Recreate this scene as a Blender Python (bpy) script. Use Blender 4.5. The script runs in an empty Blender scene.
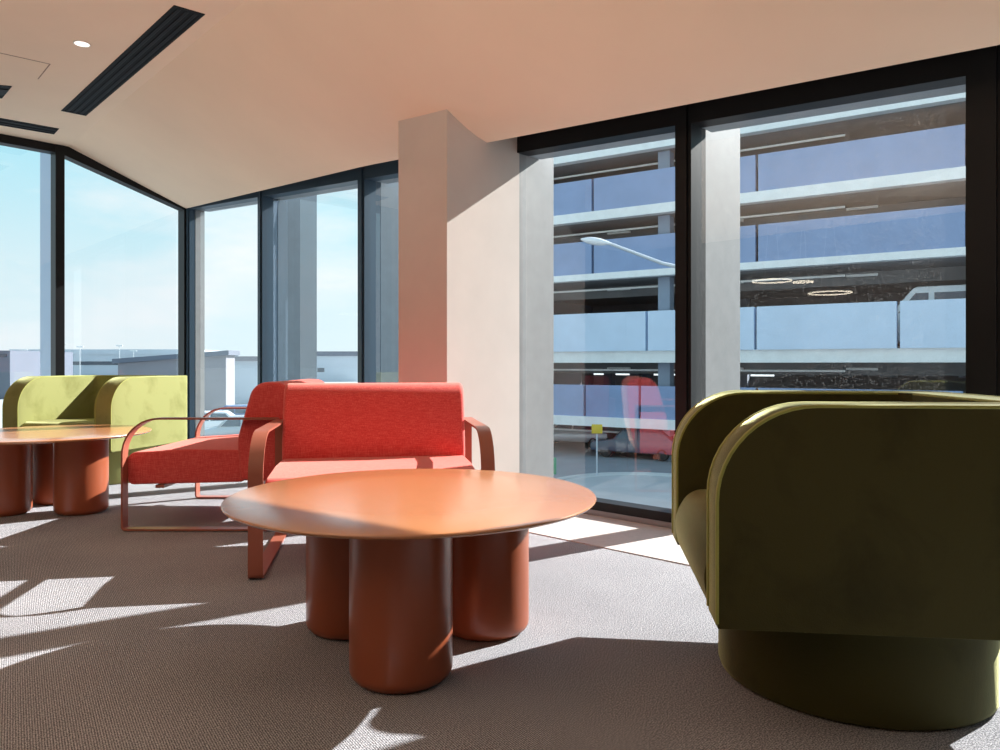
import bpy, bmesh, math, random
from mathutils import Vector, Matrix
random.seed(7)
C = bpy.context.scene.collection
SC = bpy.context.scene
PI = math.pi
H = 0.79                      # camera height
HOR = 364.0                   # horizon row of the photograph
F = 750.0                     # focal length in pixels of the 1000 px wide frame
PHI = math.radians(43.5)
AX = Vector((math.cos(PHI), -math.sin(PHI)))   # along the window wall
NX = Vector((math.sin(PHI), math.cos(PHI)))    # towards the outside, through the window wall
GX, GN = Vector((0.842, -0.54)), Vector((0.54, 0.842))   # the same two for the car park across the street

def W(u, v, z=0.0):           # room coordinates -> world
    p = AX * u + NX * v
    return Vector((p.x, p.y, z))
def WG(u, v, z=0.0):          # car park coordinates -> world
    p = GX * u + GN * v
    return Vector((p.x, p.y, z))
def gwall_u(px, v):
    t = (px - 500.0) / F
    Y = v / (GN.x * t + GN.y)
    return GX.x * t * Y + GX.y * Y
def gbox(bm, u0, u1, v0, v1, z0, z1):
    hexa(bm, [WG(u0, v0, z0), WG(u1, v0, z0), WG(u1, v1, z0), WG(u0, v1, z0), WG(u0, v0, z1), WG(u1, v0, z1), WG(u1, v1, z1), WG(u0, v1, z1)])
def uv_of(x, y): return (AX.x * x + AX.y * y, NX.x * x + NX.y * y)
def wall_u(px, v):            # u of the point of the line v=const seen in column px
    t = (px - 500.0) / F
    Y = v / (NX.x * t + NX.y)
    return AX.x * t * Y + AX.y * Y
def left_v(px, u):            # v of the point of the line u=const seen in column px
    t = (px - 500.0) / F
    Y = u / (AX.x * t + AX.y)
    return NX.x * t * Y + NX.y * Y
def on_plane(px, py, z):      # point of the level z seen at a pixel
    Y = (z - H) * F / (HOR - py)
    return Vector(((px - 500) / F * Y, Y, z))

# ------------------------------------------------------------------ materials
def newmat(name):
    m = bpy.data.materials.new(name); m.use_nodes = True
    nt = m.node_tree
    return m, nt, nt.nodes['Principled BSDF']
def node(nt, t, **kw):
    n = nt.nodes.new(t)
    for k, v in kw.items(): setattr(n, k, v)
    return n
def setin(n, **kw):
    for k, v in kw.items():
        n.inputs[k.replace('_', ' ')].default_value = v
def c4(c): return (c[0], c[1], c[2], 1)
def mat(name, col, rough=0.6, metal=0.0, spec=0.5, var=0.0, scale=6.0, bump=0.0, bscale=200.0, sheen=0.0, sheen_tint=None, coat=0.0):
    m, nt, b = newmat(name)
    b.inputs['Base Color'].default_value = c4(col)
    b.inputs['Roughness'].default_value = rough
    b.inputs['Metallic'].default_value = metal
    b.inputs['Specular IOR Level'].default_value = spec
    if sheen:
        b.inputs['Sheen Weight'].default_value = sheen
        b.inputs['Sheen Roughness'].default_value = 0.4
        b.inputs['Sheen Tint'].default_value = c4(sheen_tint or (1, 1, 1))
    if coat:
        b.inputs['Coat Weight'].default_value = coat
        b.inputs['Coat Roughness'].default_value = 0.2
    tc = node(nt, 'ShaderNodeTexCoord')
    if var:
        n = node(nt, 'ShaderNodeTexNoise'); setin(n, Scale=scale, Detail=5.0, Roughness=0.6)
        nt.links.new(tc.outputs['Object'], n.inputs['Vector'])
        r = node(nt, 'ShaderNodeValToRGB')
        r.color_ramp.elements[0].position = 0.3; r.color_ramp.elements[1].position = 0.7
        r.color_ramp.elements[0].color = c4([x * (1 - var) for x in col])
        r.color_ramp.elements[1].color = c4([min(1, x * (1 + var)) for x in col])
        nt.links.new(n.outputs['Fac'], r.inputs['Fac'])
        nt.links.new(r.outputs['Color'], b.inputs['Base Color'])
    if bump:
        n2 = node(nt, 'ShaderNodeTexNoise'); setin(n2, Scale=bscale, Detail=2.0)
        nt.links.new(tc.outputs['Object'], n2.inputs['Vector'])
        bp = node(nt, 'ShaderNodeBump'); setin(bp, Strength=bump, Distance=0.002)
        nt.links.new(n2.outputs['Fac'], bp.inputs['Height'])
        nt.links.new(bp.outputs['Normal'], b.inputs['Normal'])
    return m

def mat_weave(name, col, light, dark):
    """linen-like weave: threads along two directions"""
    m, nt, b = newmat(name)
    b.inputs['Roughness'].default_value = 0.85
    b.inputs['Specular IOR Level'].default_value = 0.25
    b.inputs['Sheen Weight'].default_value = 0.5
    b.inputs['Sheen Roughness'].default_value = 0.5
    b.inputs['Sheen Tint'].default_value = (1, .72, .58, 1)
    tc = node(nt, 'ShaderNodeTexCoord')
    outs = []
    for sc in ((30, 420, 420), (420, 420, 30), (420, 30, 420)):
        mp = node(nt, 'ShaderNodeMapping'); mp.inputs['Scale'].default_value = sc
        nt.links.new(tc.outputs['Object'], mp.inputs['Vector'])
        n = node(nt, 'ShaderNodeTexNoise'); setin(n, Scale=1.0, Detail=2.0)
        nt.links.new(mp.outputs['Vector'], n.inputs['Vector'])
        outs.append(n.outputs['Fac'])
    a = node(nt, 'ShaderNodeMath', operation='ADD'); nt.links.new(outs[0], a.inputs[0]); nt.links.new(outs[1], a.inputs[1])
    a2 = node(nt, 'ShaderNodeMath', operation='ADD'); nt.links.new(a.outputs[0], a2.inputs[0]); nt.links.new(outs[2], a2.inputs[1])
    d = node(nt, 'ShaderNodeMath', operation='DIVIDE'); nt.links.new(a2.outputs[0], d.inputs[0]); d.inputs[1].default_value = 3.0
    r = node(nt, 'ShaderNodeValToRGB')
    e = r.color_ramp.elements
    e[0].position = .36; e[0].color = c4(dark); e[1].position = .66; e[1].color = c4(light)
    k = r.color_ramp.elements.new(.5); k.color = c4(col)
    nt.links.new(d.outputs[0], r.inputs['Fac'])
    nt.links.new(r.outputs['Color'], b.inputs['Base Color'])
    bp = node(nt, 'ShaderNodeBump'); setin(bp, Strength=.5, Distance=0.002)
    nt.links.new(d.outputs[0], bp.inputs['Height']); nt.links.new(bp.outputs['Normal'], b.inputs['Normal'])
    return m

def mat_carpet():
    """loop carpet: fine diagonal ribs of brown-grey with pale flecks"""
    m, nt, b = newmat('carpet_loop')
    b.inputs['Roughness'].default_value = 0.95
    b.inputs['Specular IOR Level'].default_value = 0.1
    tc = node(nt, 'ShaderNodeTexCoord')
    mp = node(nt, 'ShaderNodeMapping'); mp.inputs['Rotation'].default_value = (0, 0, math.radians(-33))
    nt.links.new(tc.outputs['Object'], mp.inputs['Vector'])
    w = node(nt, 'ShaderNodeTexWave'); setin(w, Scale=62.0, Distortion=1.6, Detail=1.0)
    w.inputs['Detail Scale'].default_value = 8.0
    nt.links.new(mp.outputs['Vector'], w.inputs['Vector'])
    n = node(nt, 'ShaderNodeTexNoise'); setin(n, Scale=260.0, Detail=3.0, Roughness=.7)
    nt.links.new(mp.outputs['Vector'], n.inputs['Vector'])
    n2 = node(nt, 'ShaderNodeTexNoise'); setin(n2, Scale=1.6, Detail=3.0)
    nt.links.new(mp.outputs['Vector'], n2.inputs['Vector'])
    mx = node(nt, 'ShaderNodeMath', operation='MULTIPLY_ADD'); mx.inputs[1].default_value = .17
    nt.links.new(w.outputs['Fac'], mx.inputs[0]); nt.links.new(n.outputs['Fac'], mx.inputs[2])
    m2 = node(nt, 'ShaderNodeMath', operation='MULTIPLY_ADD'); m2.inputs[1].default_value = .12
    nt.links.new(n2.outputs['Fac'], m2.inputs[0]); nt.links.new(mx.outputs[0], m2.inputs[2])
    r = node(nt, 'ShaderNodeValToRGB'); e = r.color_ramp.elements
    e[0].position = .46; e[0].color = (.070, .068, .070, 1)
    e[1].position = .80; e[1].color = (.645, .65, .69, 1)
    k = e.new(.62); k.color = (.228, .232, .258, 1)
    nt.links.new(m2.outputs[0], r.inputs['Fac']); nt.links.new(r.outputs['Color'], b.inputs['Base Color'])
    bp = node(nt, 'ShaderNodeBump'); setin(bp, Strength=.7, Distance=0.004)
    nt.links.new(mx.outputs[0], bp.inputs['Height']); nt.links.new(bp.outputs['Normal'], b.inputs['Normal'])
    return m

def mat_velvet(name, col, dark):
    m, nt, b = newmat(name)
    b.inputs['Roughness'].default_value = 0.8
    b.inputs['Specular IOR Level'].default_value = 0.2
    b.inputs['Sheen Weight'].default_value = 1.0
    b.inputs['Sheen Roughness'].default_value = 0.30
    b.inputs['Sheen Tint'].default_value = (.95, .95, .50, 1)
    tc = node(nt, 'ShaderNodeTexCoord')
    n = node(nt, 'ShaderNodeTexNoise'); setin(n, Scale=5.0, Detail=5.0, Roughness=.62, Distortion=.4)
    nt.links.new(tc.outputs['Object'], n.inputs['Vector'])
    r = node(nt, 'ShaderNodeValToRGB'); e = r.color_ramp.elements
    e[0].position = .28; e[0].color = c4(dark); e[1].position = .5; e[1].color = c4(col)
    nt.links.new(n.outputs['Fac'], r.inputs['Fac']); nt.links.new(r.outputs['Color'], b.inputs['Base Color'])
    n2 = node(nt, 'ShaderNodeTexNoise'); setin(n2, Scale=350.0, Detail=1.0)
    nt.links.new(tc.outputs['Object'], n2.inputs['Vector'])
    bp = node(nt, 'ShaderNodeBump'); setin(bp, Strength=.25, Distance=0.002)
    nt.links.new(n2.outputs['Fac'], bp.inputs['Height']); nt.links.new(bp.outputs['Normal'], b.inputs['Normal'])
    return m

def mat_glass(name, dust=0.0, refl=.12):
    """thin float glass: passes light straight on, reflects by its angle, may carry dust"""
    m = bpy.data.materials.new(name); m.use_nodes = True
    nt = m.node_tree; nt.nodes.clear()
    out = node(nt, 'ShaderNodeOutputMaterial')
    tr = node(nt, 'ShaderNodeBsdfTransparent'); tr.inputs['Color'].default_value = (.96, .985, .99, 1)
    gl = node(nt, 'ShaderNodeBsdfGlossy'); gl.inputs['Roughness'].default_value = 0.0
    ge = node(nt, 'ShaderNodeNewGeometry')
    dt = node(nt, 'ShaderNodeVectorMath', operation='DOT_PRODUCT')
    nt.links.new(ge.outputs['Normal'], dt.inputs[0]); nt.links.new(ge.outputs['Incoming'], dt.inputs[1])
    ab = node(nt, 'ShaderNodeMath', operation='ABSOLUTE'); nt.links.new(dt.outputs['Value'], ab.inputs[0])
    on = node(nt, 'ShaderNodeMath', operation='SUBTRACT'); on.inputs[0].default_value = 1.0; nt.links.new(ab.outputs[0], on.inputs[1])
    pw = node(nt, 'ShaderNodeMath', operation='POWER'); nt.links.new(on.outputs[0], pw.inputs[0]); pw.inputs[1].default_value = 5.0
    mu = node(nt, 'ShaderNodeMath', operation='MULTIPLY_ADD'); nt.links.new(pw.outputs[0], mu.inputs[0])
    mu.inputs[1].default_value = 1.0 - refl; mu.inputs[2].default_value = refl
    mx = node(nt, 'ShaderNodeMixShader')
    nt.links.new(mu.outputs[0], mx.inputs['Fac']); nt.links.new(tr.outputs[0], mx.inputs[1]); nt.links.new(gl.outputs[0], mx.inputs[2])
    last = mx
    if dust:
        tc = node(nt, 'ShaderNodeTexCoord')
        n = node(nt, 'ShaderNodeTexNoise'); setin(n, Scale=210.0, Detail=1.0)
        nt.links.new(tc.outputs['Object'], n.inputs['Vector'])
        r = node(nt, 'ShaderNodeValToRGB'); e = r.color_ramp.elements
        e[0].position = .56; e[0].color = (0, 0, 0, 1); e[1].position = .68; e[1].color = (dust,) * 3 + (1,)
        nt.links.new(n.outputs['Fac'], r.inputs['Fac'])
        tl = node(nt, 'ShaderNodeBsdfTranslucent'); tl.inputs['Color'].default_value = (.8, .8, .8, 1)
        m2 = node(nt, 'ShaderNodeMixShader')
        nt.links.new(r.outputs['Color'], m2.inputs['Fac']); nt.links.new(mx.outputs[0], m2.inputs[1]); nt.links.new(tl.outputs[0], m2.inputs[2])
        last = m2
    nt.links.new(last.outputs[0], out.inputs['Surface'])
    return m

def mat_emit(name, col, s):
    m, nt, b = newmat(name)
    b.inputs['Base Color'].default_value = c4(col)
    b.inputs['Emission Color'].default_value = c4(col)
    b.inputs['Emission Strength'].default_value = s
    return m

M = dict(
    carpet=mat_carpet(),
    border=mat('pale_floor_border', (.56, .52, .50), .7, var=.06, scale=40),
    plaster=mat('warm_ceiling_plaster', (.84, .655, .50), .8, var=.03, scale=1.5),
    wall=mat('off_white_plaster', (.65, .585, .54), .8, var=.04, scale=3),
    backwall=mat('brown_back_wall', (.12, .085, .065), .8, var=.05, scale=3),
    black=mat('black_aluminium', (.006, .0065, .008), .45, spec=.25),
    black_sky_tint=mat('black_aluminium_sky_tint', (.032, .062, .095), .38, metal=.2),  # black frames with the sky's reflection put into the colour
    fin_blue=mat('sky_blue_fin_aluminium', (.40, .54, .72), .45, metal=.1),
    fin_shaded=mat('shaded_fin_aluminium', (.075, .115, .15), .5, metal=.1, var=.08, scale=12),  # left fins: their shade and sky reflection are put into the colour
    grey_alu=mat('grey_aluminium', (.30, .34, .38), .45, metal=.15, var=.05, scale=20),
    fin=mat('brushed_fin_aluminium', (.24, .245, .25), .5, metal=.1, var=.08, scale=12),
    glass=mat_glass('window_glass', 0.0, .105),
    glass_dusty=mat_glass('dusty_window_glass', 0.05, .105),
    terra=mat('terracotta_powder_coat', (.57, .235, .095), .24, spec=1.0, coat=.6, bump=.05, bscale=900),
    terra_shaded=mat('terracotta_powder_coat_shaded', (.33, .085, .036), .30, spec=.5),  # the tabletop's coat, darkened to put the legs' shade into the colour
    strap=mat('copper_red_powder_coat', (.36, .115, .075), .35, spec=.5),
    red=mat_weave('red_woven_fabric', (.76, .082, .08), (.88, .21, .18), (.62, .046, .046)),
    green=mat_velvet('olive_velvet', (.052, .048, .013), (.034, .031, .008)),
    green_lit=mat_velvet('olive_velvet_painted_sun', (.275, .285, .105), (.19, .195, .06)),
    green_pipe=mat('olive_piping', (.30, .32, .07), .6, sheen=.5, sheen_tint=(.95, .95, .6)),
    vent=mat('vent_black', (.006, .007, .009), .6, spec=.15),
    vent_blade=mat('vent_blade', (.010, .012, .016), .6, spec=.15),
    lampw=mat_emit('downlight_diffuser', (1, .93, .86), 1.6),
    white=mat('white_metal', (.8, .78, .75), .5),
    groove=mat('panel_groove', (.33, .22, .17), .9),
    conc=mat('painted_concrete_edge', (.96, .95, .92), .8, var=.06, scale=2),
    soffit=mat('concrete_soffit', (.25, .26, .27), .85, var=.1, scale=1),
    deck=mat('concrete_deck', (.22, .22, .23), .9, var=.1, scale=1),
    blue=mat('blue_grey_parapet', (.29, .38, .58), .7, var=.07, scale=.8),
    blue_lt=mat('light_blue_parapet', (.68, .80, .95), .7, var=.05, scale=.8),
    ccol=mat('garage_column', (.30, .36, .45), .8, var=.06, scale=1),
    asphalt=mat('asphalt', (.27, .28, .29), .9, var=.12, scale=.5),
    paving=mat('pale_paving', (.50, .50, .48), .85, var=.08, scale=.6),
    kerb=mat('kerb_stone', (.62, .62, .6), .8),
    farland=mat('hazy_ground', (.42, .46, .46), .9, var=.1, scale=.02),
    carwhite=mat('white_car_paint', (.85, .87, .9), .25, coat=.6),
    carsilver=mat('silver_car_paint', (.5, .53, .57), .28, metal=.4, coat=.6),
    cardark=mat('dark_car_paint', (.06, .08, .12), .25, coat=.6),
    carred=mat('red_car_paint', (.4, .05, .05), .25, coat=.6),
    carblue=mat('blue_car_paint', (.08, .16, .36), .25, coat=.6),
    carglass=mat('car_glass', (.05, .08, .12), .1, spec=.8),
    tyre=mat('tyre_rubber', (.02, .02, .02), .8),
    bld_pale=mat('pale_cladding', (.52, .57, .64), .7, var=.04, scale=.2),
    bld_lilac=mat('lilac_grey_cladding', (.25, .245, .28), .7, var=.04, scale=.2),
    bld_dark=mat('dark_grey_cladding', (.13, .15, .20), .7, var=.05, scale=.2),
    bld_green=mat('grey_green_cladding', (.30, .34, .33), .7, var=.04, scale=.2),
    bwin=mat('dark_window_band', (.05, .07, .10), .2, spec=.7),
    pole=mat('galvanised_pole', (.62, .66, .70), .45, metal=.2),
    sign_y=mat('yellow_sign', (.75, .55, .05), .5),
    sign_g=mat('green_sign', (.05, .35, .18), .5),
    leaf=mat('hedge_leaf', (.10, .16, .07), .8, var=.3, scale=3),
    ring=mat_emit('ring_light_diffuser', (1, .9, .72), 7.0),
)

# ------------------------------------------------------------------ mesh helpers
def obj(name, bm, m, parent=None, smooth=None, bevel=0.0, bseg=2, kind=None):
    bmesh.ops.recalc_face_normals(bm, faces=bm.faces)
    me = bpy.data.meshes.new(name); bm.to_mesh(me); bm.free()
    o = bpy.data.objects.new(name, me); C.objects.link(o)
    if m: me.materials.append(m)
    if parent: o.parent = parent
    if smooth is not None:
        ang = math.radians(smooth)
        for p in me.polygons: p.use_smooth = True
        bm2 = bmesh.new(); bm2.from_mesh(me)
        for e in bm2.edges:
            if len(e.link_faces) == 2 and e.calc_face_angle(0) > ang: e.smooth = False
        bm2.to_mesh(me); bm2.free()
    if bevel:
        md = o.modifiers.new('bevel', 'BEVEL'); md.width = bevel; md.segments = bseg
        md.limit_method = 'ANGLE'; md.angle_limit = math.radians(35); md.harden_normals = False
        for p in me.polygons: p.use_smooth = True
    if kind: o['kind'] = kind
    return o
def thing(name, label, cat, loc=(0, 0, 0), rz=0.0, group=None):
    o = bpy.data.objects.new(name, None); C.objects.link(o)
    o.empty_display_size = .2
    o.location = loc; o.rotation_euler = (0, 0, rz); o['label'] = label; o['category'] = cat
    if group: o['group'] = group
    return o
def tag(o, label, cat, group=None):
    o['label'] = label; o['category'] = cat
    if group: o['group'] = group
    return o
def struct(name, bm, m, parent=None, **kw):
    o = obj(name, bm, m, parent, **kw)
    if parent is None: o['kind'] = 'structure'
    return o
def dup(root, loc, rz, label=None, group=None):
    r = root.copy(); C.objects.link(r); r.location = loc; r.rotation_euler = (0, 0, rz)
    if label: r['label'] = label
    if group: r['group'] = group
    for ch in list(root.children):
        c = ch.copy(); C.objects.link(c); c.parent = r
        for g in list(ch.children):
            d = g.copy(); C.objects.link(d); d.parent = c
    return r
def hexa(bm, pts):            # 8 points: bottom ring 4, top ring 4
    v = [bm.verts.new(p) for p in pts]
    for f in ((3, 2, 1, 0), (4, 5, 6, 7), (0, 1, 5, 4), (1, 2, 6, 5), (2, 3, 7, 6), (3, 0, 4, 7)):
        bm.faces.new([v[i] for i in f])
    return v
def box(bm, x0, x1, y0, y1, z0, z1):
    hexa(bm, [(x0, y0, z0), (x1, y0, z0), (x1, y1, z0), (x0, y1, z0), (x0, y0, z1), (x1, y0, z1), (x1, y1, z1), (x0, y1, z1)])
def rbox(bm, u0, u1, v0, v1, z0, z1, z1b=None):   # box in room coordinates; z1b = top at u1
    zb = z1 if z1b is None else z1b
    hexa(bm, [W(u0, v0, z0), W(u1, v0, z0), W(u1, v1, z0), W(u0, v1, z0), W(u0, v0, z1), W(u1, v0, zb), W(u1, v1, zb), W(u0, v1, z1)])
def lathe(bm, prof, n=64, cx=0, cy=0):
    rings = []
    for r, z in prof:
        if r < 1e-6: rings.append([bm.verts.new((cx, cy, z))])
        else: rings.append([bm.verts.new((cx + r * math.cos(2 * PI * i / n), cy + r * math.sin(2 * PI * i / n), z)) for i in range(n)])
    for a, b in zip(rings, rings[1:]):
        for i in range(n):
            j = (i + 1) % n
            if len(a) == 1 and len(b) == 1: continue
            if len(a) == 1: bm.faces.new((a[0], b[i], b[j]))
            elif len(b) == 1: bm.faces.new((a[i], a[j], b[0]))
            else: bm.faces.new((a[i], a[j], b[j], b[i]))
def tube(bm, pts, r, n=8, closed=False):
    pts = [Vector(p) for p in pts]
    rings = []; N = len(pts); prev = None
    for i, p in enumerate(pts):
        if closed: t = pts[(i + 1) % N] - pts[i - 1]
        else: t = pts[min(i + 1, N - 1)] - pts[max(i - 1, 0)]
        t.normalize()
        up = Vector((0, 0, 1)) if prev is None else prev
        if abs(t.dot(up)) > .98: up = Vector((1, 0, 0))
        s = t.cross(up).normalized(); up2 = s.cross(t).normalized(); prev = up2
        rr = r[i] if isinstance(r, (list, tuple)) else r
        rings.append([bm.verts.new(p + (s * math.cos(2 * PI * k / n) + up2 * math.sin(2 * PI * k / n)) * rr) for k in range(n)])
    seq = list(zip(rings, rings[1:])) + ([(rings[-1], rings[0])] if closed else [])
    for a, b in seq:
        for k in range(n):
            bm.faces.new((a[k], a[(k + 1) % n], b[(k + 1) % n], b[k]))
    if not closed:
        bm.faces.new(rings[0][::-1]); bm.faces.new(rings[-1])
def fillet(poly, seg=7):      # poly: (a, b, radius) corners -> rounded outline
    out = []; n = len(poly)
    for i in range(n):
        p = Vector(poly[i][:2]); r = poly[i][2]
        if r <= 0: out.append(p); continue
        a = (Vector(poly[i - 1][:2]) - p); b = (Vector(poly[(i + 1) % n][:2]) - p)
        la, lb = a.length, b.length; a.normalize(); b.normalize()
        ang = a.angle(b); d = r / math.tan(ang / 2)
        d = min(d, la * .49, lb * .49); r2 = d * math.tan(ang / 2)
        c = p + (a + b).normalized() * (r2 / math.sin(ang / 2))
        s = p + a * d - c; e = p + b * d - c
        tot = s.angle(e); sign = 1 if (s.x * e.y - s.y * e.x) > 0 else -1
        for k in range(seg + 1):
            t = sign * tot * k / seg
            out.append(c + Vector((s.x * math.cos(t) - s.y * math.sin(t), s.x * math.sin(t) + s.y * math.cos(t))))
    return out
def prism_x(bm, prof, x0, x1, crown=0.0, nx=1):   # outline in (y, z) swept along x
    rings = []
    for i in range(nx + 1):
        x = x0 + (x1 - x0) * i / nx
        rings.append([bm.verts.new((x, p[0], p[1])) for p in prof])
    n = len(prof)
    for a, b in zip(rings, rings[1:]):
        for k in range(n): bm.faces.new((a[k], a[(k + 1) % n], b[(k + 1) % n], b[k]))
    bm.faces.new(rings[0]); bm.faces.new(rings[-1][::-1])

# ------------------------------------------------------------------ camera
cam = bpy.data.cameras.new('camera'); co = bpy.data.objects.new('camera', cam); C.objects.link(co)
co.location = (0, 0, H); co.rotation_euler = (PI / 2, 0, 0)
cam.sensor_width = 36; cam.lens = 36 * F / 1000; cam.shift_y = -(375 - HOR) / 1000; cam.clip_start = .05; cam.clip_end = 3000
SC.camera = co

# ------------------------------------------------------------------ the room
VF = 3.17                     # inner face of the window frames
UC = wall_u(187, VF)          # the glazed corner
U1, V0 = 2.2, -4.2            # right and back walls
ZF = 2.67                     # flat ceiling
ZT = 2.95                     # underside of the roof
UJ = wall_u(517, VF)
def zh(u): return 1.995 - .067 * (u - UJ)     # window heads fall gently to the right

bm = bmesh.new(); rbox(bm, UC - .12, U1, V0, VF + .10, -.25, 0); struct('floor', bm, M['carpet'])
bm = bmesh.new(); rbox(bm, UC + .02, U1 - .02, 2.64, VF - .01, -.02, .004); struct('floor_border', bm, M['border'])

# ceiling: flat part, then a long fold from which it slopes down to the window heads
A = on_plane(68, 147, ZF); B = on_plane(245, 0, ZF)
ua, va = uv_of(A.x, A.y); ub, vb = uv_of(B.x, B.y)
def fold_v(u): return max(1.80, va + (vb - va) * (u - ua) / (ub - ua))
def edge_v(u): return VF - .01 - .235 * min(1, (u - UC) / 3.2)
def edge_z(u): return 2.0 - .067 * (u - UJ) + .0 * u
bm = bmesh.new()
NT, NS = 60, 14
grid = []
for i in range(NT + 1):
    u = UC + (U1 - UC) * i / NT
    f0, f1, z1 = fold_v(u), edge_v(u), edge_z(u)
    ex = 1 + .4 * min(1, (u - UC) / 4.0)
    row = []
    for j in range(NS + 1):
        w = 1 - j / NS            # 1 at the fold, 0 at the window edge
        row.append(bm.verts.new(W(u, f1 + (f0 - f1) * w, z1 + (ZF - z1) * w ** ex)))
    grid.append(row)
for i in range(NT):
    for j in range(NS): bm.faces.new((grid[i][j], grid[i + 1][j], grid[i + 1][j + 1], grid[i][j + 1]))
cv = [bm.verts.new(p) for p in (W(UC, V0, ZF), W(U1, V0, ZF))]
bm.faces.new([cv[0], cv[1]] + [grid[i][0] for i in range(NT, -1, -1)])
# upstand of the ceiling edge
top = [bm.verts.new(g[NS].co + Vector((0, 0, .30))) for g in grid]
for i in range(NT): bm.faces.new((grid[i][NS], grid[i + 1][NS], top[i + 1], top[i]))
ceil = struct('ceiling', bm, M['plaster'], smooth=20)
bm = bmesh.new(); rbox(bm, UC - .14, U1 + .1, V0 - .1, VF + .26, ZT, ZT + .18); struct('roof_slab', bm, M['deck'])

# back and right walls, behind and beside the camera
bm = bmesh.new(); rbox(bm, UC - .12, U1 + .1, V0 - .12, V0, 0, ZT); struct('wall_back', bm, M['backwall'])
bm = bmesh.new(); rbox(bm, U1, U1 + .12, V0, VF + .1, 0, ZT); struct('wall_right', bm, M['backwall'])

# the plastered column by the windows
UCR = UJ; VCF = 2.63
ucl = wall_u(398.5, VCF)
bm = bmesh.new()
hexa(bm, [W(ucl, VCF, 0), W(UCR, VCF, 0), W(UCR, VF + .02, 0), W(ucl, VF + .02, 0),
          W(ucl, VCF, 2.22), W(UCR, VCF, 2.22), W(UCR, VF + .02, 2.5), W(ucl, VF + .02, 2.5)])
struct('column', bm, M['wall'])

# --- window wall: bays between mullions
mull = [(wall_u(188, VF), .07), (wall_u(260, VF), .075), (wall_u(361, VF), .08), (UCR + .0, .03), (wall_u(683, VF), .085), (wall_u(984, VF), .115), (U1 - .06, .1)]
bays = [(0, 1), (1, 2), (2, None), (3, 4), (4, 5), (5, 6)]
def sbox(bm, u0, u1, v0, v1, za, zb, zt):      # box whose underside follows the sloping heads
    hexa(bm, [W(u0, v0, za), W(u1, v0, zb), W(u1, v1, zb), W(u0, v1, za), W(u0, v0, zt), W(u1, v0, zt), W(u1, v1, zt), W(u0, v1, zt)])
def window(name, u0, u1, w0, w1, fin_at=None, glass='glass', fd=.53, fm='fin', fs=.15, md=.14, frm='black'):
    """one bay: black frame, pane, grey outer head and, outside its left mullion, an aluminium fin"""
    e = bpy.data.objects.new(name, None); C.objects.link(e); e['kind'] = 'structure'
    a, b = u0 + w0 / 2, u1 - w1 / 2
    bm = bmesh.new()
    if w0: rbox(bm, u0 - w0 / 2, a, VF, VF + md, 0.0, ZT)             # left mullion
    sbox(bm, a, b, VF, VF + .10, zh(a), zh(b), ZT)                    # head
    rbox(bm, a, b, VF + .0, VF + .10, .03, .075)                      # bottom rail
    if w0: rbox(bm, u0 - w0 / 2 + .018, a - .018, VF - .012, VF, 0.005, ZT)  # raised mullion cover
    obj('window_frame', bm, M[frm], e)
    bm = bmesh.new()
    rbox(bm, a, b, VF + .005, VF + .10, -.02, .03)
    obj('sill', bm, M['grey_alu'], e)
    bm = bmesh.new()
    sbox(bm, a, b, VF + .10, VF + .20, zh(a) - .0, zh(b) - .0, ZT)
    rbox(bm, a, b, VF + .10, VF + .20, -.2, .03)
    obj('outer_transom', bm, M['grey_alu'], e)
    bm = bmesh.new()
    v = [bm.verts.new(p) for p in (W(a, VF + .05, .07), W(b, VF + .05, .07), W(b, VF + .05, zh(b) + .01), W(a, VF + .05, zh(a) + .01))]
    bm.faces.new(v)
    obj('glass_pane', bm, M[glass], e)
    if fin_at is not None:
        bm = bmesh.new()
        rbox(bm, fin_at - .03, fin_at + .03, VF + fs, VF + fd, -.3, ZT)
        obj('outer_fin', bm, M[fm], e)
    return e
window('window_1', mull[0][0], mull[1][0], mull[0][1], mull[1][1], mull[0][0] + .0, fd=.15, fs=.06, md=.05, frm='black_sky_tint')
window('window_2', mull[1][0], mull[2][0], mull[1][1], mull[2][1], mull[1][0], fm='fin_shaded', frm='black_sky_tint')
window('window_3', mull[2][0], ucl + .02, mull[2][1], .0, mull[2][0], fm='fin_shaded', frm='black_sky_tint')
window('window_4', UCR, mull[4][0], .0, mull[4][1], UCR - .032, fd=.33, fs=.021)
window('window_5', mull[4][0], mull[5][0], mull[4][1], mull[5][1], mull[4][0], glass='glass_dusty')
window('window_6', mull[5][0], mull[6][0], mull[5][1], .0, mull[5][0])

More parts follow.
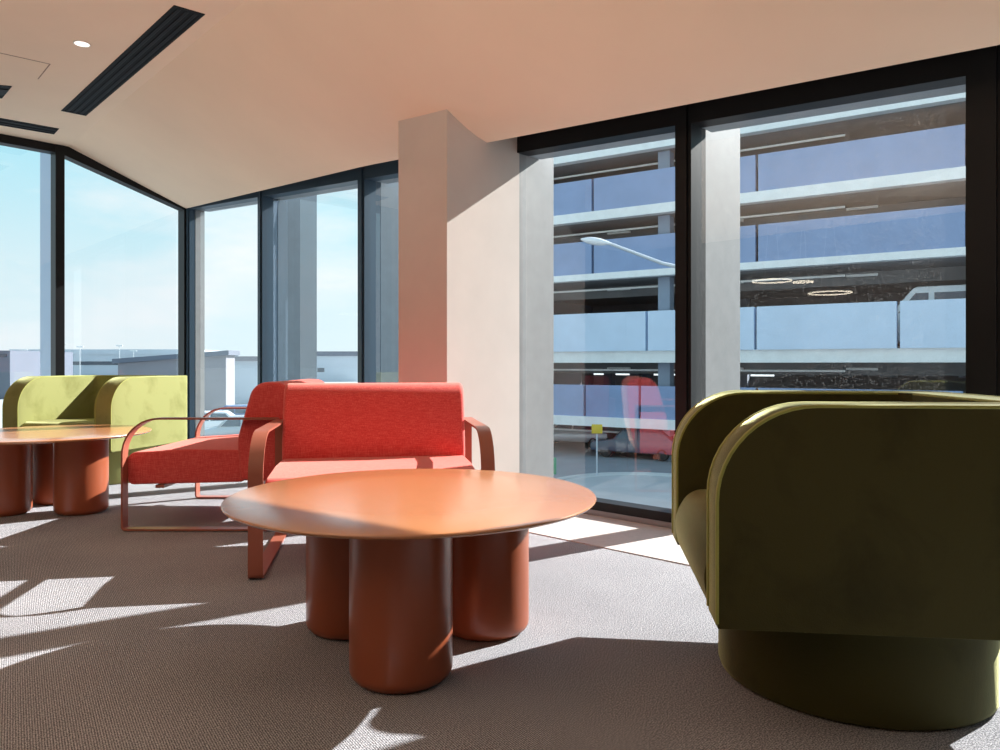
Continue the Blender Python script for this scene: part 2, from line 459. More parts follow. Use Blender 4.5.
# --- left wall of glass, running back past the camera
vm = left_v(60, UC)
lm = [VF, vm, vm - 1.25]
def lwindow(name, v1, v0, head1, head0, fin):
    e = bpy.data.objects.new(name, None); C.objects.link(e); e['kind'] = 'structure'
    first = name == 'window_7'
    bm = bmesh.new()
    hexa(bm, [W(UC - .10, v0, head0), W(UC, v0, head0), W(UC, v1, head1), W(UC - .10, v1, head1),
              W(UC - .10, v0, ZT), W(UC, v0, ZT), W(UC, v1, ZT), W(UC - .10, v1, ZT)])
    rbox(bm, UC - .10, UC, v0, v1, 0, .06)
    rbox(bm, UC - .13, UC + .004, v0 - .035, v0 + .035, 0, ZT - .01)
    if first: rbox(bm, UC - .13, UC + .006, v1 - .03, v1 + .13, 0, ZT)
    obj('window_frame', bm, M['black'], e)
    bm = bmesh.new()
    rbox(bm, UC - .2, UC - .10, v0, v1, -.2, .075)
    obj('outer_transom', bm, M['grey_alu'], e)
    bm = bmesh.new()
    v = [bm.verts.new(p) for p in (W(UC - .06, v0 + .03, .045), W(UC - .06, v1 - .03, .045), W(UC - .06, v1 - .03, head1 + .01), W(UC - .06, v0 + .03, head0 + .01))]
    bm.faces.new(v); obj('glass_pane', bm, M['glass'], e)
    if fin:
        bm = bmesh.new(); rbox(bm, UC - .45, UC - .13, v0 - .03, v0 + .03, -.3, ZT); obj('outer_fin', bm, M['fin_blue'], e)
lwindow('window_7', lm[0], lm[1], 2.265, 2.60, True)
lwindow('window_8', lm[1], lm[2], 2.60, 2.60, False)
bm = bmesh.new(); rbox(bm, UC - .12, UC, V0, lm[2] - .036, 0, ZT); struct('wall_left', bm, M['backwall'])

# ------------------------------------------------------------------ ceiling fittings
def slot_vent(corners, nblades, label, group=None):
    P = [Vector(c) for c in corners]   # a, b along one long edge; c, d along the other
    a, b, c, d = P
    org = (a + b + c + d) / 4
    t = thing('ceiling_vent', label, 'ceiling vent', (org.x, org.y, org.z), 0, group)
    dz = Vector((0, 0, 1))
    def L(s, w): return (a.lerp(b, s).lerp(d.lerp(c, s), w)) - org
    bm = bmesh.new()
    lo, hi = -.004, .0
    for (s0, s1, w0, w1) in ((0, 1, 0, .1), (0, 1, .9, 1), (0, .012, .1, .9), (.988, 1, .1, .9)):
        hexa(bm, [L(s0, w0) + dz * lo, L(s1, w0) + dz * lo, L(s1, w1) + dz * lo, L(s0, w1) + dz * lo, L(s0, w0) + dz * hi, L(s1, w0) + dz * hi, L(s1, w1) + dz * hi, L(s0, w1) + dz * hi])
    obj('frame', bm, M['vent'], t)
    bm = bmesh.new()
    bm.faces.new([bm.verts.new(q + dz * -.0008) for q in (L(.0, .05), L(1, .05), L(1, .95), L(0, .95))])
    obj('backing', bm, M['vent'], t)
    for k in range(nblades):
        w = .1 + .8 * (k + .5) / nblades; hw = .8 / nblades * .28
        bm = bmesh.new()
        hexa(bm, [L(.012, w - hw) + dz * -.006, L(.988, w - hw) + dz * -.006, L(.988, w + hw * .6) + dz * -.003, L(.012, w + hw * .6) + dz * -.003,
                  L(.012, w - hw) + dz * -.002, L(.988, w - hw) + dz * -.002, L(.988, w + hw) + dz * -.001, L(.012, w + hw) + dz * -.001])
        obj('slat', bm, M['vent_blade'], t)
    return t
zc = ZF
slot_vent([on_plane(61, 110.5, zc), on_plane(174, 5, zc), on_plane(205, 14, zc), on_plane(86, 115.5, zc)], 3, 'long black slot vent running across the flat ceiling beside the fold')
slot_vent([on_plane(-60, 107, zc), on_plane(59, 128.5, zc), on_plane(54, 134, zc), on_plane(-70, 113, zc)], 2, 'narrow dark slot vent just above the left window head')
slot_vent([on_plane(-22, 83, zc), on_plane(12, 86, zc), on_plane(2, 98, zc), on_plane(-34, 95, zc)], 1, 'short square dark vent cut off by the left picture edge')
p = on_plane(82, 43.5, zc)
t = thing('downlight', 'small round recessed downlight glowing in the flat ceiling', 'ceiling light', p)
bm = bmesh.new(); lathe(bm, [(.040, 0), (.046, 0), (.046, -.004), (.040, -.005), (.038, -.002), (.040, 0)], 32); obj('trim_ring', bm, M['white'], t, smooth=40)
bm = bmesh.new(); lathe(bm, [(0, -.003), (.039, -.003), (.039, -.001), (0, -.001)], 32); obj('diffuser', bm, M['lampw'], t, smooth=40)
# thin groove around a flush access panel
bm = bmesh.new()
q = [on_plane(-40, 44, zc), on_plane(50, 64, zc), on_plane(38, 79, zc)]
for a, b in zip(q, q[1:]):
    s = (b - a).normalized().cross(Vector((0, 0, 1))) * .003; dn = Vector((0, 0, -.0015))
    hexa(bm, [a - s + dn, b - s + dn, b + s + dn, a + s + dn, a - s, b - s, b + s, a + s])
struct('trim_2', bm, M['groove'])

# ------------------------------------------------------------------ round tables
def make_table(label, loc, leg_pos):
    t = thing('coffee_table', label, 'coffee table', loc, 0, 'round terracotta coffee tables')
    bm = bmesh.new()
    lathe(bm, [(0, .402), (.30, .402), (.495, .404), (.511, .409), (.5165, .414), (.517, .4165), (.5155, .419), (.512, .42), (.30, .42), (0, .42)], 128)
    obj('tabletop', bm, M['terra'], t, smooth=30)
    for (x, y) in leg_pos:
        bm = bmesh.new()
        pr = [(0, 0.0), (.098, 0.0)] + [(.098 + .032 * math.sin(a), .032 - .032 * math.cos(a)) for a in [PI / 2 * k / 8 for k in range(1, 9)]] + [(.13, .2), (.13, .4025), (0, .4025)]
        lathe(bm, pr, 72); lg = obj('leg', bm, M['terra_shaded'], t, smooth=50); lg.location = (x, y, 0)
    return t
make_table('large round terracotta table on three fat drum legs, in front of the red armchairs', (-.246, 2.14, 0),
           [(-.004, -.24), (.202, .10), (-.202, .11)])
make_table('terracotta drum-legged round table beside the sunlit green tub chair, partly cut off', (-2.455, 4.06, 0),
           [(.22, -.055), (-.165, -.10), (-.075, .235)])

# ------------------------------------------------------------------ red armchairs
def make_armchair(label, loc, rz):
    t = thing('armchair', label, 'armchair', loc, rz, 'red fabric armchairs on bent metal strap frames')
    prof = fillet([(.0, .212, .03), (-.002, .366, .045), (.28, .382, .6), (.56, .378, .01), (.56, .225, .02)], 6)
    bm = bmesh.new(); prism_x(bm, prof, -.397, .397, nx=1)
    obj('seat', bm, M['red'], t, bevel=.028, bseg=4)
    prof = fillet([(.535, .232, .02), (.525, .43, .25), (.605, .705, .085), (.79, .700, .07), (.765, .40, .2), (.72, .228, .03)], 7)
    bm = bmesh.new(); prism_x(bm, prof, -.402, .402, nx=1)
    obj('backrest', bm, M['red'], t, bevel=.02, bseg=4)
    # bent flat strap on each side: floor bar, upright, rounded front shoulder, arm, rear upright
    for s in (-1, 1):
        xo, xi = s * .455, s * .402
        loop = fillet([(0, .004, .02), (0, .536, .175), (.735, .536, .012), (.735, .004, .012)], 10)
        n = len(loop); th = .0085
        inner = []
        for i in range(n):
            a = loop[i - 1]; b = loop[(i + 1) % n]; d = (b - a).normalized(); nn = Vector((d.y, -d.x))
            inner.append(loop[i] + nn * th)
        bm = bmesh.new()
        vo = [[bm.verts.new((x, q.x, q.y)) for q in ring] for ring in (loop, inner) for x in (xo, xi)]
        for i in range(n):
            j = (i + 1) % n
            bm.faces.new((vo[0][i], vo[0][j], vo[1][j], vo[1][i])); bm.faces.new((vo[2][i], vo[3][i], vo[3][j], vo[2][j]))
            bm.faces.new((vo[0][i], vo[2][i], vo[2][j], vo[0][j])); bm.faces.new((vo[1][i], vo[1][j], vo[3][j], vo[3][i]))
        obj('arm_frame', bm, M['strap'], t, smooth=35)
    for y in (.16, .60):
        bm = bmesh.new(); box(bm, -.404, .404, y - .02, y + .02, .198, .2125 if y < .5 else .23); obj('cross_rail', bm, M['strap'], t)
    return t
r1 = make_armchair('red woven armchair facing forward behind the large round table', (-.468, 2.80, 0), math.radians(9.2))
r2 = dup(r1, (-1.785, 3.985, 0), math.radians(-90), 'red woven armchair turned side-on with its seat toward the green tub chair')

# ------------------------------------------------------------------ green tub chairs
def make_tub(label, loc, rz):
    """local: front at y=0, depth to y=.78, half width .425"""
    t = thing('tub_chair', label, 'armchair', loc, rz, 'olive velvet tub chairs on drum bases')
    hw, D, th, R, RF = .425, .78, .125, .10, .20
    z0, z1 = .242, .706
    def upath(off):
        h, d, r = hw - off, D - off, max(.03, R - off * .45)
        pts = []
        ys = [RF * (1 - math.cos(PI / 2 * k / 12)) for k in range(13)] + [.32, .45, .58]
        ys = [y for y in ys if y < d - r - .01]
        for y in ys: pts.append((-h, y))
        for k in range(9):
            a = PI - PI / 2 * k / 8
            pts.append((-h + r + r * math.cos(a), d - r + r * math.sin(a)))
        pts.append((-h / 3, d)); pts.append((h / 3, d))
        for k in range(9):
            a = PI / 2 - PI / 2 * k / 8
            pts.append((h - r + r * math.cos(a), d - r + r * math.sin(a)))
        for y in ys[::-1]: pts.append((h, y))
        return pts
    def ztop(y):
        if y >= RF: return z1
        return z1 - RF + math.sqrt(max(0, RF * RF - (RF - y) ** 2))
    po, pi_ = upath(0), upath(th)
    bm = bmesh.new()
    st = []
    for a, b in zip(po, pi_):
        st.append([bm.verts.new((a[0], a[1], z0)), bm.verts.new((a[0], a[1], ztop(a[1]))),
                   bm.verts.new((b[0], b[1], ztop(b[1]))), bm.verts.new((b[0], b[1], z0))])
    for a, b in zip(st, st[1:]):
        for k in range(4): bm.faces.new((a[k], a[(k + 1) % 4], b[(k + 1) % 4], b[k]))
    bm.faces.new(st[0]); bm.faces.new(st[-1][::-1])
    obj('shell', bm, M['green'], t, bevel=.014, bseg=3)
    # welted seams along the outer and inner edge of the shell
    for off, path in ((0, po), (th, pi_)):
        pts = []
        f0 = path[0]; f1 = path[-1]
        sg = 1 if off == 0 else -1
        pts.append((f0[0] + .004 * sg, f0[1], z0 + .01))
        for q in path:
            pts.append((q[0] + (.004 * sg if q[0] < 0 else -.004 * sg), q[1] + (0 if q[1] < D - th - .02 else -.004 * sg), ztop(q[1]) - .003))
        pts.append((f1[0] - .004 * sg, f1[1], z0 + .01))
        bm = bmesh.new(); tube(bm, pts, .0048, 6); obj('piping', bm, M['green_pipe'], t, smooth=60)
    # seat: deep cushion with a bulging front
    prof = fillet([(.002, .243, .02), (-.014, .33, .14), (.035, .415, .07), (.30, .412, .2), (.655, .395, .01), (.655, .243, .01)], 8)
    bm = bmesh.new(); prism_x(bm, prof, -hw + th + .002, hw - th - .002)
    obj('seat', bm, M['green'], t, bevel=.018, bseg=3)
    bm = bmesh.new(); box(bm, -hw + .03, hw - .03, .04, D - .04, .232, .2425); obj('bottom_panel', bm, M['green'], t)
    bm = bmesh.new()
    lathe(bm, [(0, .0), (.305, .0), (.32, .006), (.325, .02), (.325, .2325), (0, .2325)], 96)
    b = obj('base', bm, M['green'], t, smooth=40); b.location = (0, .40, 0)
    return t
fx, fy = .450, 1.55
yaw = math.radians(-90) - math.radians(6.9)   # faces left and a little away
# front near corner is local (+hw, 0)
def place_corner(px_, py_, rz, lx, ly=0.0):
    c, s = math.cos(rz), math.sin(rz)
    return (px_ - (c * lx - s * ly), py_ - (s * lx + c * ly), 0)
g1 = make_tub('dark olive velvet tub chair with its side to us, nearest the camera', place_corner(fx, fy, yaw, .425), yaw)
rz2 = math.radians(-15)
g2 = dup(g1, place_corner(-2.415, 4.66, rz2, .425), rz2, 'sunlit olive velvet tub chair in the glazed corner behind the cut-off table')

for ch in g2.children:        # paler copy: this chair's sunlight is put into its velvet colour
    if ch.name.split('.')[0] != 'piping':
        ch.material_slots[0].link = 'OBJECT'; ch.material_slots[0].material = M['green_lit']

# ------------------------------------------------------------------ outside
ZG = -3.65                    # street level below the lounge
bm = bmesh.new(); box(bm, -900, 900, -60, 1500, ZG - .5, ZG - .02); struct('ground', bm, M['farland'])
bm = bmesh.new(); rbox(bm, -42, 40, 5.0, 58, ZG - .1, ZG); struct('street', bm, M['asphalt'])

# multi-storey car park, parallel to the window wall
KF, E = 32.4, H
gu0 = gwall_u(470, KF); gu1 = gwall_u(1290, KF)
gar = thing('parking_garage', 'blue and white multi-storey car park filling the view across the street', 'building', WG((gu0 + gu1) / 2, KF, ZG))
def gobj(name, bm, m):
    o = obj(name, bm, m, gar)
    o.matrix_parent_inverse = Matrix.Translation(-Vector(gar.location))
    return o
# (slab bottom, slab top, parapet top, joints in pixel columns, parapet material) relative to the eye
levels = [(-2.95, -2.5, -1.0, [585, 640, 757, 965], 'blue'), (.06, .60, 2.39, [649, 757, 899], 'blue_lt'), (3.99, 4.29, 5.85, [593, 757, 967], 'blue'),
          (6.81, 7.24, 8.80, [593, 757, 967], 'blue'), (9.76, 10.3, 11.9, [590, 757, 967], 'blue')]
DEP = 15
for zb, zt, zp, joints, pm in levels:
    bm = bmesh.new(); gbox(bm, gu0, gu1, KF - .12, KF + .35, E + zb, E + zt); gobj('slab_edge', bm, M['conc'])
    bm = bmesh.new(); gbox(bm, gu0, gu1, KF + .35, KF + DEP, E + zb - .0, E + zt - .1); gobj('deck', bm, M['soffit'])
    us = [gu0] + [gwall_u(j, KF) for j in joints]
    while us[-1] + 8 < gu1: us.append(us[-1] + 8)
    us.append(gu1)
    for a, b in zip(us, us[1:]):
        bm = bmesh.new(); gbox(bm, a + .06, b - .06, KF + (-.05 if pm == 'blue' else -.3), KF + .15, E + zt, E + zp); gobj('parapet_panel', bm, M[pm])
    bm = bmesh.new()          # downstand beam and pipe under the deck
    gbox(bm, gu0, gu1, KF + 3.5, KF + 4.0, E + zb - .55, E + zb); gobj('beam', bm, M['soffit'])
    bm = bmesh.new(); tube(bm, [WG(gu0 + 1, KF + 1.2, E + zb - .35), WG(gwall_u(845, KF + 1.2), KF + 1.2, E + zb - .35)], .05, 6); gobj('conduit', bm, M['conc'])
for k in range(9):
    u = gwall_u(659, KF) + (k - 2) * (gwall_u(985, KF) - gwall_u(659, KF))
    if u < gu0 + .3 or u > gu1: continue
    for v in (KF + .9, KF + 8, KF + DEP - .6):
        bm = bmesh.new(); gbox(bm, u - .28, u + .28, v - .28, v + .28, ZG, E + 9.9); gobj('column', bm, M['ccol'])
bm = bmesh.new(); gbox(bm, gu0, gu1, KF + DEP - .2, KF + DEP, E + .6, E + 10); gobj('rear_wall', bm, M['deck'])
bm = bmesh.new(); gbox(bm, gwall_u(705, KF), gu1, KF + DEP - .2, KF + DEP, E - 2.5, E + .06); gobj('rear_wall', bm, M['deck'])
bm = bmesh.new(); gbox(bm, gu0, gwall_u(705, KF), KF + DEP - .2, KF + DEP, E - 2.5, E - .75); gobj('rear_wall', bm, M['deck'])
bm = bmesh.new(); gbox(bm, gu0, gu1, KF + 9, KF + 9.2, ZG, E - 2.9); gobj('rear_wall', bm, M['ccol'])
for px in (588, 610, 636, 648, 668):
    u = gwall_u(px, KF + 6)
    bm = bmesh.new(); gbox(bm, u - .25, u + .25, KF + 5.7, KF + 6.2, ZG, E + .1); gobj('column', bm, M['bld_dark'])
for k in range(7):
    u = gwall_u(742, KF + DEP - .4) + k * 1.9
    bm = bmesh.new(); gbox(bm, u, u + (.5, .9, .3)[k % 3], KF + DEP - .32, KF + DEP - .2, E - .75, E - .35); gobj('rear_opening', bm, M['bld_pale'])
for zt in (3.99, 6.81, .06):
    for k in range(5):
        u = gwall_u(560, KF) + 1.5 + k * 5.5
        bm = bmesh.new(); gbox(bm, u, u + 1.2, KF + 2.2, KF + 2.35, E + zt - .32, E + zt - .22); gobj('batten_light', bm, M['conc'])

bm = bmesh.new(); gbox(bm, gu0 - .2, gu0, KF, KF + DEP, ZG, E + 10); gobj('end_wall', bm, M['bld_dark'])
# vehicles
def make_car(label, paint, L=4.4, Wd=1.75, Hh=1.48, van=False, group=None):
    t = thing('van' if van else 'car', label, 'van' if van else 'car', (0, 0, 0), 0, group)
    if van:
        prof = fillet([(-L / 2, .35, .1), (-L / 2, Hh * .55, .3), (-L / 2 + .95, Hh * .60, .1), (-L / 2 + 1.75, Hh, .35), (L / 2 - .05, Hh, .25), (L / 2, Hh * .5, .3), (L / 2, .35, .1)], 5)
        wins = [[(-L / 2 + 1.20, Hh * .60), (-L / 2 + 1.80, Hh * .90), (-L / 2 + 2.25, Hh * .90), (-L / 2 + 2.25, Hh * .60)],
                [(-L / 2 + 2.45, Hh * .60), (-L / 2 + 2.45, Hh * .90), (L / 2 - .45, Hh * .90), (L / 2 - .35, Hh * .60)]]
    else:
        prof = fillet([(-L / 2, .3, .1), (-L / 2, .72, .2), (-L / 2 + 1.15, .88, .2), (-L / 2 + 1.75, Hh, .3), (L / 2 - 1.0, Hh, .35), (L / 2 - .3, .95, .25), (L / 2, .85, .15), (L / 2, .3, .1)], 5)
        wins = [[(-L / 2 + 1.35, .93), (-L / 2 + 1.80, Hh - .1), (-L / 2 + 2.4, Hh - .08), (-L / 2 + 2.4, .93)],
                [(-L / 2 + 2.5, .93), (-L / 2 + 2.5, Hh - .08), (L / 2 - 1.05, Hh - .12), (L / 2 - .62, .95)]]
    bm = bmesh.new()
    prof = [(p[0], p[1]) for p in prof]
    a = [[bm.verts.new((p[0], y * (1 if p[1] < .95 else 1 - .16 * (p[1] - .95) / max(.1, Hh - .95)), p[1])) for p in prof] for y in (-Wd / 2, Wd / 2)]
    n = len(prof)
    for k in range(n): bm.faces.new((a[0][k], a[0][(k + 1) % n], a[1][(k + 1) % n], a[1][k]))
    bm.faces.new(a[0]); bm.faces.new(a[1][::-1])
    body = obj('body', bm, paint, t, bevel=.05, bseg=2)
    def yy(z): return Wd / 2 * (1 if z < .95 else 1 - .16 * (z - .95) / max(.1, Hh - .95)) + .012
    for s in (-1, 1):
        for w in wins:
            bm = bmesh.new(); bm.faces.new([bm.verts.new((x, s * yy(z), z)) for x, z in w]); obj('side_window', bm, M['carglass'], t)
        for x in (-L / 2 + .8, L / 2 - .8):
            bm = bmesh.new()
            lathe(bm, [(0, -.1), (.2, -.11), (.3, -.1), (.33, -.06), (.33, .06), (.3, .1), (.2, .11), (0, .1)], 24)
            w = obj('wheel', bm, M['tyre'], t, smooth=40); w.rotation_euler = (PI / 2, 0, 0); w.location = (x, s * (Wd / 2 - .11), .33)
    zz = (.93, Hh - .1) if not van else (Hh * .62, Hh * .92)
    x0 = -L / 2 + (1.15 if not van else 1.0); x1 = -L / 2 + (1.66 if not van else 1.58)
    bm = bmesh.new(); bm.faces.new([bm.verts.new(p) for p in ((x0 + .02, -.7, zz[0] + .02), (x0 + .02, .7, zz[0] + .02), (x1 - .05, .6, zz[1]), (x1 - .05, -.6, zz[1]))])
    obj('windscreen', bm, M['carglass'], t)
    return t
yaw_w = math.atan2(GX.y, GX.x)
# white van on the second deck
deck2 = E + .50
vn = make_car('white van parked on the middle deck of the car park, above the light blue parapet', M['carwhite'], 5.0, 1.95, 2.55, True)
p = WG(gwall_u(937, KF + 2.2), KF + 2.2, deck2); vn.location = p; vn.rotation_euler = (0, 0, yaw_w)
cw = make_car('silver car on the low deck of the car park behind a blue panel', M['carsilver'])
p = WG(gwall_u(905, KF + 3), KF + 3, E - 2.6); cw.location = p; cw.rotation_euler = (0, 0, yaw_w)
cr = make_car('red car on the low deck of the car park', M['carred'])
p = WG(gwall_u(775, KF + 3), KF + 3, E - 2.6); cr.location = p; cr.rotation_euler = (0, 0, yaw_w + PI)
# cars at street level under the car park
cd = make_car('dark car at street level under the lowest deck', M['cardark'])
p = WG(gwall_u(640, 33.6), 33.6, ZG); cd.location = p; cd.rotation_euler = (0, 0, yaw_w)
cb = make_car('silver car at street level left of the dark car', M['carsilver'])
p = WG(gwall_u(574, 36.5), 36.5, ZG); cb.location = p; cb.rotation_euler = (0, 0, yaw_w + .1)
# row of cars in the open lot seen past the glazed corner
lot = [(207, 47, 'carwhite', 'white car in the open car lot beyond the corner window'), (238, 43, 'carsilver', 'silver car at the near end of the open car lot'),
       (232, 54, 'carblue', 'blue car in the rear row of the open car lot'), (262, 52, 'cardark', 'dark car farthest back in the open car lot')]
for px, Y, pm, lb in lot:
    c_ = make_car(lb, M[pm], group='cars in the open lot')
    c_.location = ((px - 500) / F * Y, Y, ZG); c_.rotation_euler = (0, 0, .25)

# pale pavement with curved kerb
ctr = on_plane(652, 496, ZG)
RX, RY = 3.4, 4.1
def ell(f, n, z): return [Vector((ctr.x + RX * f * math.cos(2 * PI * k / n), ctr.y + RY * f * math.sin(2 * PI * k / n), z)) for k in range(n)]
bm = bmesh.new()
lo = [bm.verts.new(p) for p in ell(1, 60, ZG)]; hi = [bm.verts.new(p) for p in ell(1, 60, ZG + .10)]
for k in range(60): bm.faces.new((lo[k], lo[(k + 1) % 60], hi[(k + 1) % 60], hi[k]))
bm.faces.new(hi)
struct('pavement', bm, M['paving'])
bm = bmesh.new()
tube(bm, ell(1.16, 72, ZG + .04), .09, 6, closed=True)
tube(bm, ell(1.0, 72, ZG + .08), .07, 6, closed=True)
struct('kerb', bm, M['kerb'])

# street lamp: pole, long arm to the left, cobra head
Yl = 17.0
lx = (699 - 500) / F * Yl
lamp = thing('street_lamp', 'grey street lamp reaching its arm toward the column, in front of the car park', 'street lamp', (lx, Yl + .2, ZG))
hx = (593 - 500) / F * Yl
zt = E + (HOR - 268) * Yl / F - ZG; zh = E + (HOR - 241) * Yl / F - ZG
bm = bmesh.new(); tube(bm, [(0, 0, 0), (0, 0, 1.2), (0, 0, zt)], [.10, .085, .055], 12); obj('pole', bm, M['pole'], lamp, smooth=50)
bm = bmesh.new(); tube(bm, [(0, 0, zt - .05), (-.8, -.03, zt + .13), ((hx - lx) + .3, -.2, zh - .03)], [.045, .04, .035], 10); obj('arm', bm, M['pole'], lamp, smooth=50)
bm = bmesh.new()
ds = Vector((-.97, 0, .2)).normalized()
rr = [.02, .06, .085, .09, .07, .015]
pts = [Vector(((hx - lx) + .42 - .14 * k, -.2, zh - .06 + .02 * k)) for k in range(6)]
tube(bm, pts, rr, 12)
for v in bm.verts:
    v.co.y = -.2 + (v.co.y + .2) * 1.5
obj('lamp_head', bm, M['carwhite'], lamp, smooth=60)

# far buildings past the corner window and the left glass wall
def far_box(label, px0, px1, ytop, Y, depth, m, kind='building', roof=None, band=None, slope=0.0, base=ZG, name='building', group=None):
    x0 = (px0 - 500) / F * Y; x1 = (px1 - 500) / F * Y; zt = E + (HOR - ytop) * Y / F; zt2 = zt + slope
    t = thing(name, label, kind, ((x0 + x1) / 2, Y, base), 0, group)
    w = (x1 - x0) / 2; h = zt - base; h2 = zt2 - base
    bm = bmesh.new()
    hexa(bm, [(-w, 0, 0), (w, 0, 0), (w, depth, 0), (-w, depth, 0), (-w, 0, h), (w, 0, h2), (w, depth, h2), (-w, depth, h)])
    obj('wall', bm, m, t)
    if roof:
        bm = bmesh.new(); o = .35; rt = Y * .0062
        hexa(bm, [(-w - o, -o, h), (w + o, -o, h2), (w + o, depth + o, h2), (-w - o, depth + o, h), (-w - o, -o, h + rt), (w + o, -o, h2 + rt), (w + o, depth + o, h2 + rt), (-w - o, depth + o, h + rt)])
        obj('roof', bm, roof, t)
    if band:
        for (b0, b1, f0, f1) in band:
            zb0 = E + (HOR - b1) * Y / F - base; zb1 = E + (HOR - b0) * Y / F - base
            bm = bmesh.new(); box(bm, -w + 2 * w * f0, -w + 2 * w * f1, -.12, 0.02, zb0, zb1); obj('window_band', bm, M['bwin'], t)
    return t
far_box('long pale terminal building with a dark window strip on the horizon', 12, 192, 354, 170, 30, M['bld_pale'], band=[(361.5, 365, .0, .16), (361.5, 365, .3, .62)], roof=M['bld_pale'])
far_box('dark grey box building at the left picture edge', -60, 10, 350.5, 95, 14, M['bld_dark'], band=[(354, 357, .1, .95)])
far_box('lilac grey shed with a sloping dark roof line behind the green tub chair', 118, 226, 363.5, 66, 2.2, M['bld_lilac'], slope=.75, roof=M['bld_dark'])
far_box('pale blue flat shed right of the lilac shed', 227, 262, 361, 84, 14, M['bld_pale'], roof=M['bld_lilac'])
far_box('low pale warehouse on the horizon between two window fins', 300, 358, 356, 190, 20, M['bld_pale'], band=[(368, 372, .3, .42)], roof=M['bld_dark'])
far_box('pale block on the horizon beside the plastered column', 356, 420, 358, 230, 20, M['bld_green'])
for px, yt in ((68, 345), (85, 347), (124, 346), (138, 351), (30, 350)):
    Y = 165.; z = E + (HOR - yt) * Y / F
    t = thing('light_mast', 'thin light mast rising above the terminal roof', 'mast', ((px - 500) / F * Y, Y - 2, ZG), 0, 'thin masts on the horizon')
    bm = bmesh.new(); tube(bm, [(0, 0, 0), (0, 0, z - ZG)], .07, 6); obj('pole', bm, M['pole'], t)
    bm = bmesh.new(); box(bm, -.7, .7, -.12, .12, z - ZG - .1, z - ZG + .15); obj('lamp_bar', bm, M['pole'], t)

# yellow and green signs at street level
def sign(label, px, py, Y, w, h, m):
    z = E - (py - HOR) * Y / F
    t = thing('road_sign', label, 'sign', ((px - 500) / F * Y, Y, ZG))
    bm = bmesh.new(); tube(bm, [(0, 0.04, 0), (0, 0.04, z - ZG + h / 2)], .03, 8); obj('post', bm, M['pole'], t)
    bm = bmesh.new(); box(bm, -w / 2, w / 2, -.02, .02, z - ZG - h / 2, z - ZG + h / 2); obj('panel', bm, m, t, bevel=.02)
sign('small yellow sign on a post under the car park', 597, 429, 29, .42, .36, M['sign_y'])
sign('small green sign on a post by the kerb', 553, 466, 22, .2, .5, M['sign_g'])

# ring pendants behind the camera whose reflections hang in the right panes
for k, (px, py, Y, lb) in enumerate([(772, 281, 8.0, 'thin glowing ring pendant, largest of the ring lights mirrored in the right pane'), (803, 282, 9.5, 'small glowing ring pendant mirrored in the right pane'),
                                 (830, 293, 9.0, 'glowing ring pendant mirrored lowest in the right pane')]):
    VG = VF + .05
    x = (px - 500) / F * Y; u, v = uv_of(x, Y); v2 = 2 * VG - v; w = W(u, v2, 0)
    z = E + (HOR - py) * Y / F
    if z > ZF - .15: z = ZF - .15
    t = thing('ring_pendant', lb, 'pendant light', (w.x, w.y, z), 0, 'ring pendants')
    r = (.20, .12, .24)[k]
    bm = bmesh.new(); tube(bm, [(r * math.cos(2 * PI * i / 48), r * math.sin(2 * PI * i / 48), 0) for i in range(48)], .008, 8, closed=True); obj('ring', bm, M['ring'], t, smooth=60)
    bm = bmesh.new(); tube(bm, [(r, 0, .005), (r * .2, 0, ZF - z - .04)], .003, 6); tube(bm, [(-r, 0, .005), (-r * .2, 0, ZF - z - .04)], .003, 6); obj('cable', bm, M['white'], t)
    bm = bmesh.new(); lathe(bm, [(0, ZF - z), (.06, ZF - z), (.06, ZF - z - .04), (0, ZF - z - .04)], 24); obj('ceiling_rose', bm, M['white'], t)

# ------------------------------------------------------------------ light
AZ, EL = math.radians(56), math.radians(31.4)
d = Vector((math.sin(AZ) * math.cos(EL), math.cos(AZ) * math.cos(EL), math.sin(EL)))
sl = bpy.data.lights.new('sun', 'SUN'); so = bpy.data.objects.new('sun', sl); C.objects.link(so)
sl.energy = 13.5; sl.angle = math.radians(.55); sl.color = (1, .96, .91)
so.rotation_euler = d.to_track_quat('Z', 'Y').to_euler()
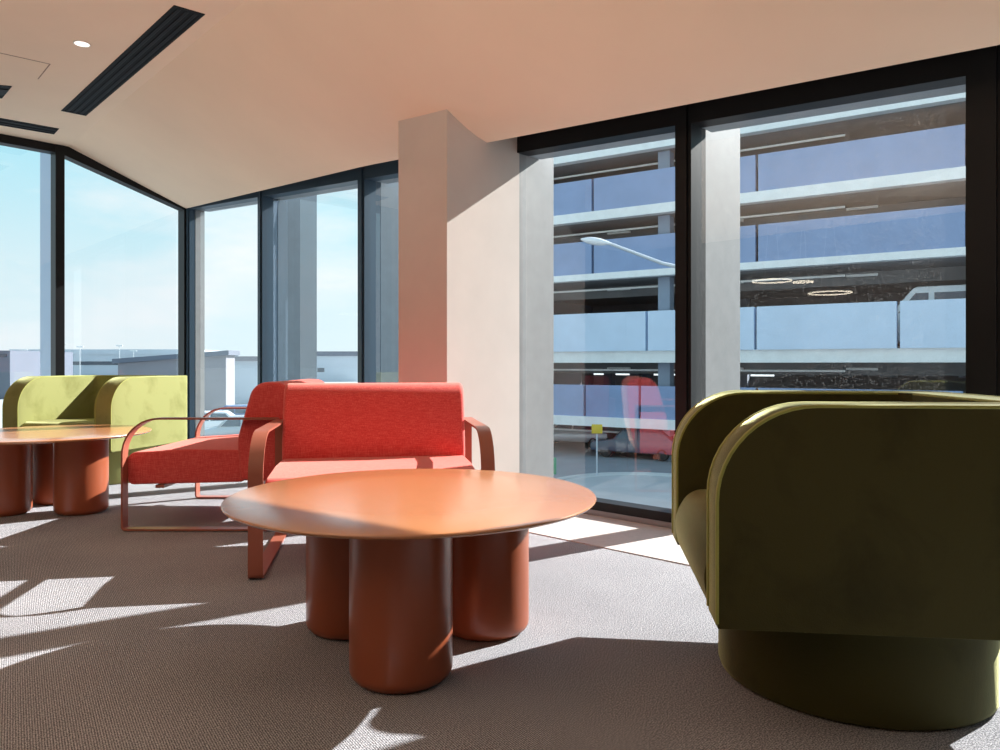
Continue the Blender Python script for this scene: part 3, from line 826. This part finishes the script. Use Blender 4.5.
# soft fill lights added behind the camera to lift ceiling and shadows
def area(name, loc, size, e, col, rot=(0, 0, 0)):
    l = bpy.data.lights.new(name, 'AREA'); l.shape = 'RECTANGLE'; l.size, l.size_y = size; l.energy = e; l.color = col
    o = bpy.data.objects.new(name, l); C.objects.link(o); o.location = loc; o.rotation_euler = rot
    return o
p = W(-1.2, -2.2, ZF - .03); area('fill_light_down', p, (2.4, 1.6), 5, (1, .93, .86))
p = W(-2.6, -2.2, .9); area('fill_light_up', p, (5.0, 2.6), 120, (1, .90, .78), (PI, 0, 0))

w = bpy.data.worlds.new('sky'); SC.world = w; w.use_nodes = True
nt = w.node_tree; nt.nodes.clear()
out = node(nt, 'ShaderNodeOutputWorld'); bg = node(nt, 'ShaderNodeBackground')
tc = node(nt, 'ShaderNodeTexCoord'); sx = node(nt, 'ShaderNodeSeparateXYZ')
nt.links.new(tc.outputs['Generated'], sx.inputs[0])
r = node(nt, 'ShaderNodeValToRGB'); e = r.color_ramp.elements
e[0].position = 0.0; e[0].color = (.76, .90, .95, 1)
e[1].position = 1.0; e[1].color = (.18, .42, .80, 1)
k = e.new(.10); k.color = (.70, .88, .94, 1)
k = e.new(.30); k.color = (.34, .78, .93, 1)
nt.links.new(sx.outputs['Z'], r.inputs['Fac'])
mp = node(nt, 'ShaderNodeMapping'); mp.inputs['Scale'].default_value = (1, 1, 2.6)
nt.links.new(tc.outputs['Generated'], mp.inputs['Vector'])
n = node(nt, 'ShaderNodeTexNoise'); setin(n, Scale=2.3, Detail=6.0, Roughness=.55)
nt.links.new(mp.outputs['Vector'], n.inputs['Vector'])
cr_ = node(nt, 'ShaderNodeValToRGB'); cr_.color_ramp.elements[0].position = .47; cr_.color_ramp.elements[1].position = .66
nt.links.new(n.outputs['Fac'], cr_.inputs['Fac'])
mxc = node(nt, 'ShaderNodeMix', data_type='RGBA')
nt.links.new(cr_.outputs['Color'], mxc.inputs['Factor']); nt.links.new(r.outputs['Color'], mxc.inputs['A'])
mxc.inputs['B'].default_value = (.95, .96, .98, 1)
nt.links.new(mxc.outputs['Result'], bg.inputs['Color']); bg.inputs['Strength'].default_value = 1.12
nt.links.new(bg.outputs[0], out.inputs['Surface'])

SC.view_settings.view_transform = 'Standard'
SC.view_settings.look = 'None'
SC.view_settings.exposure = 0.0
SC.cycles.use_denoising = True
SC.cycles.max_bounces = 10; SC.cycles.diffuse_bounces = 5; SC.cycles.transparent_max_bounces = 16
SC.cycles.sample_clamp_indirect = 6.0
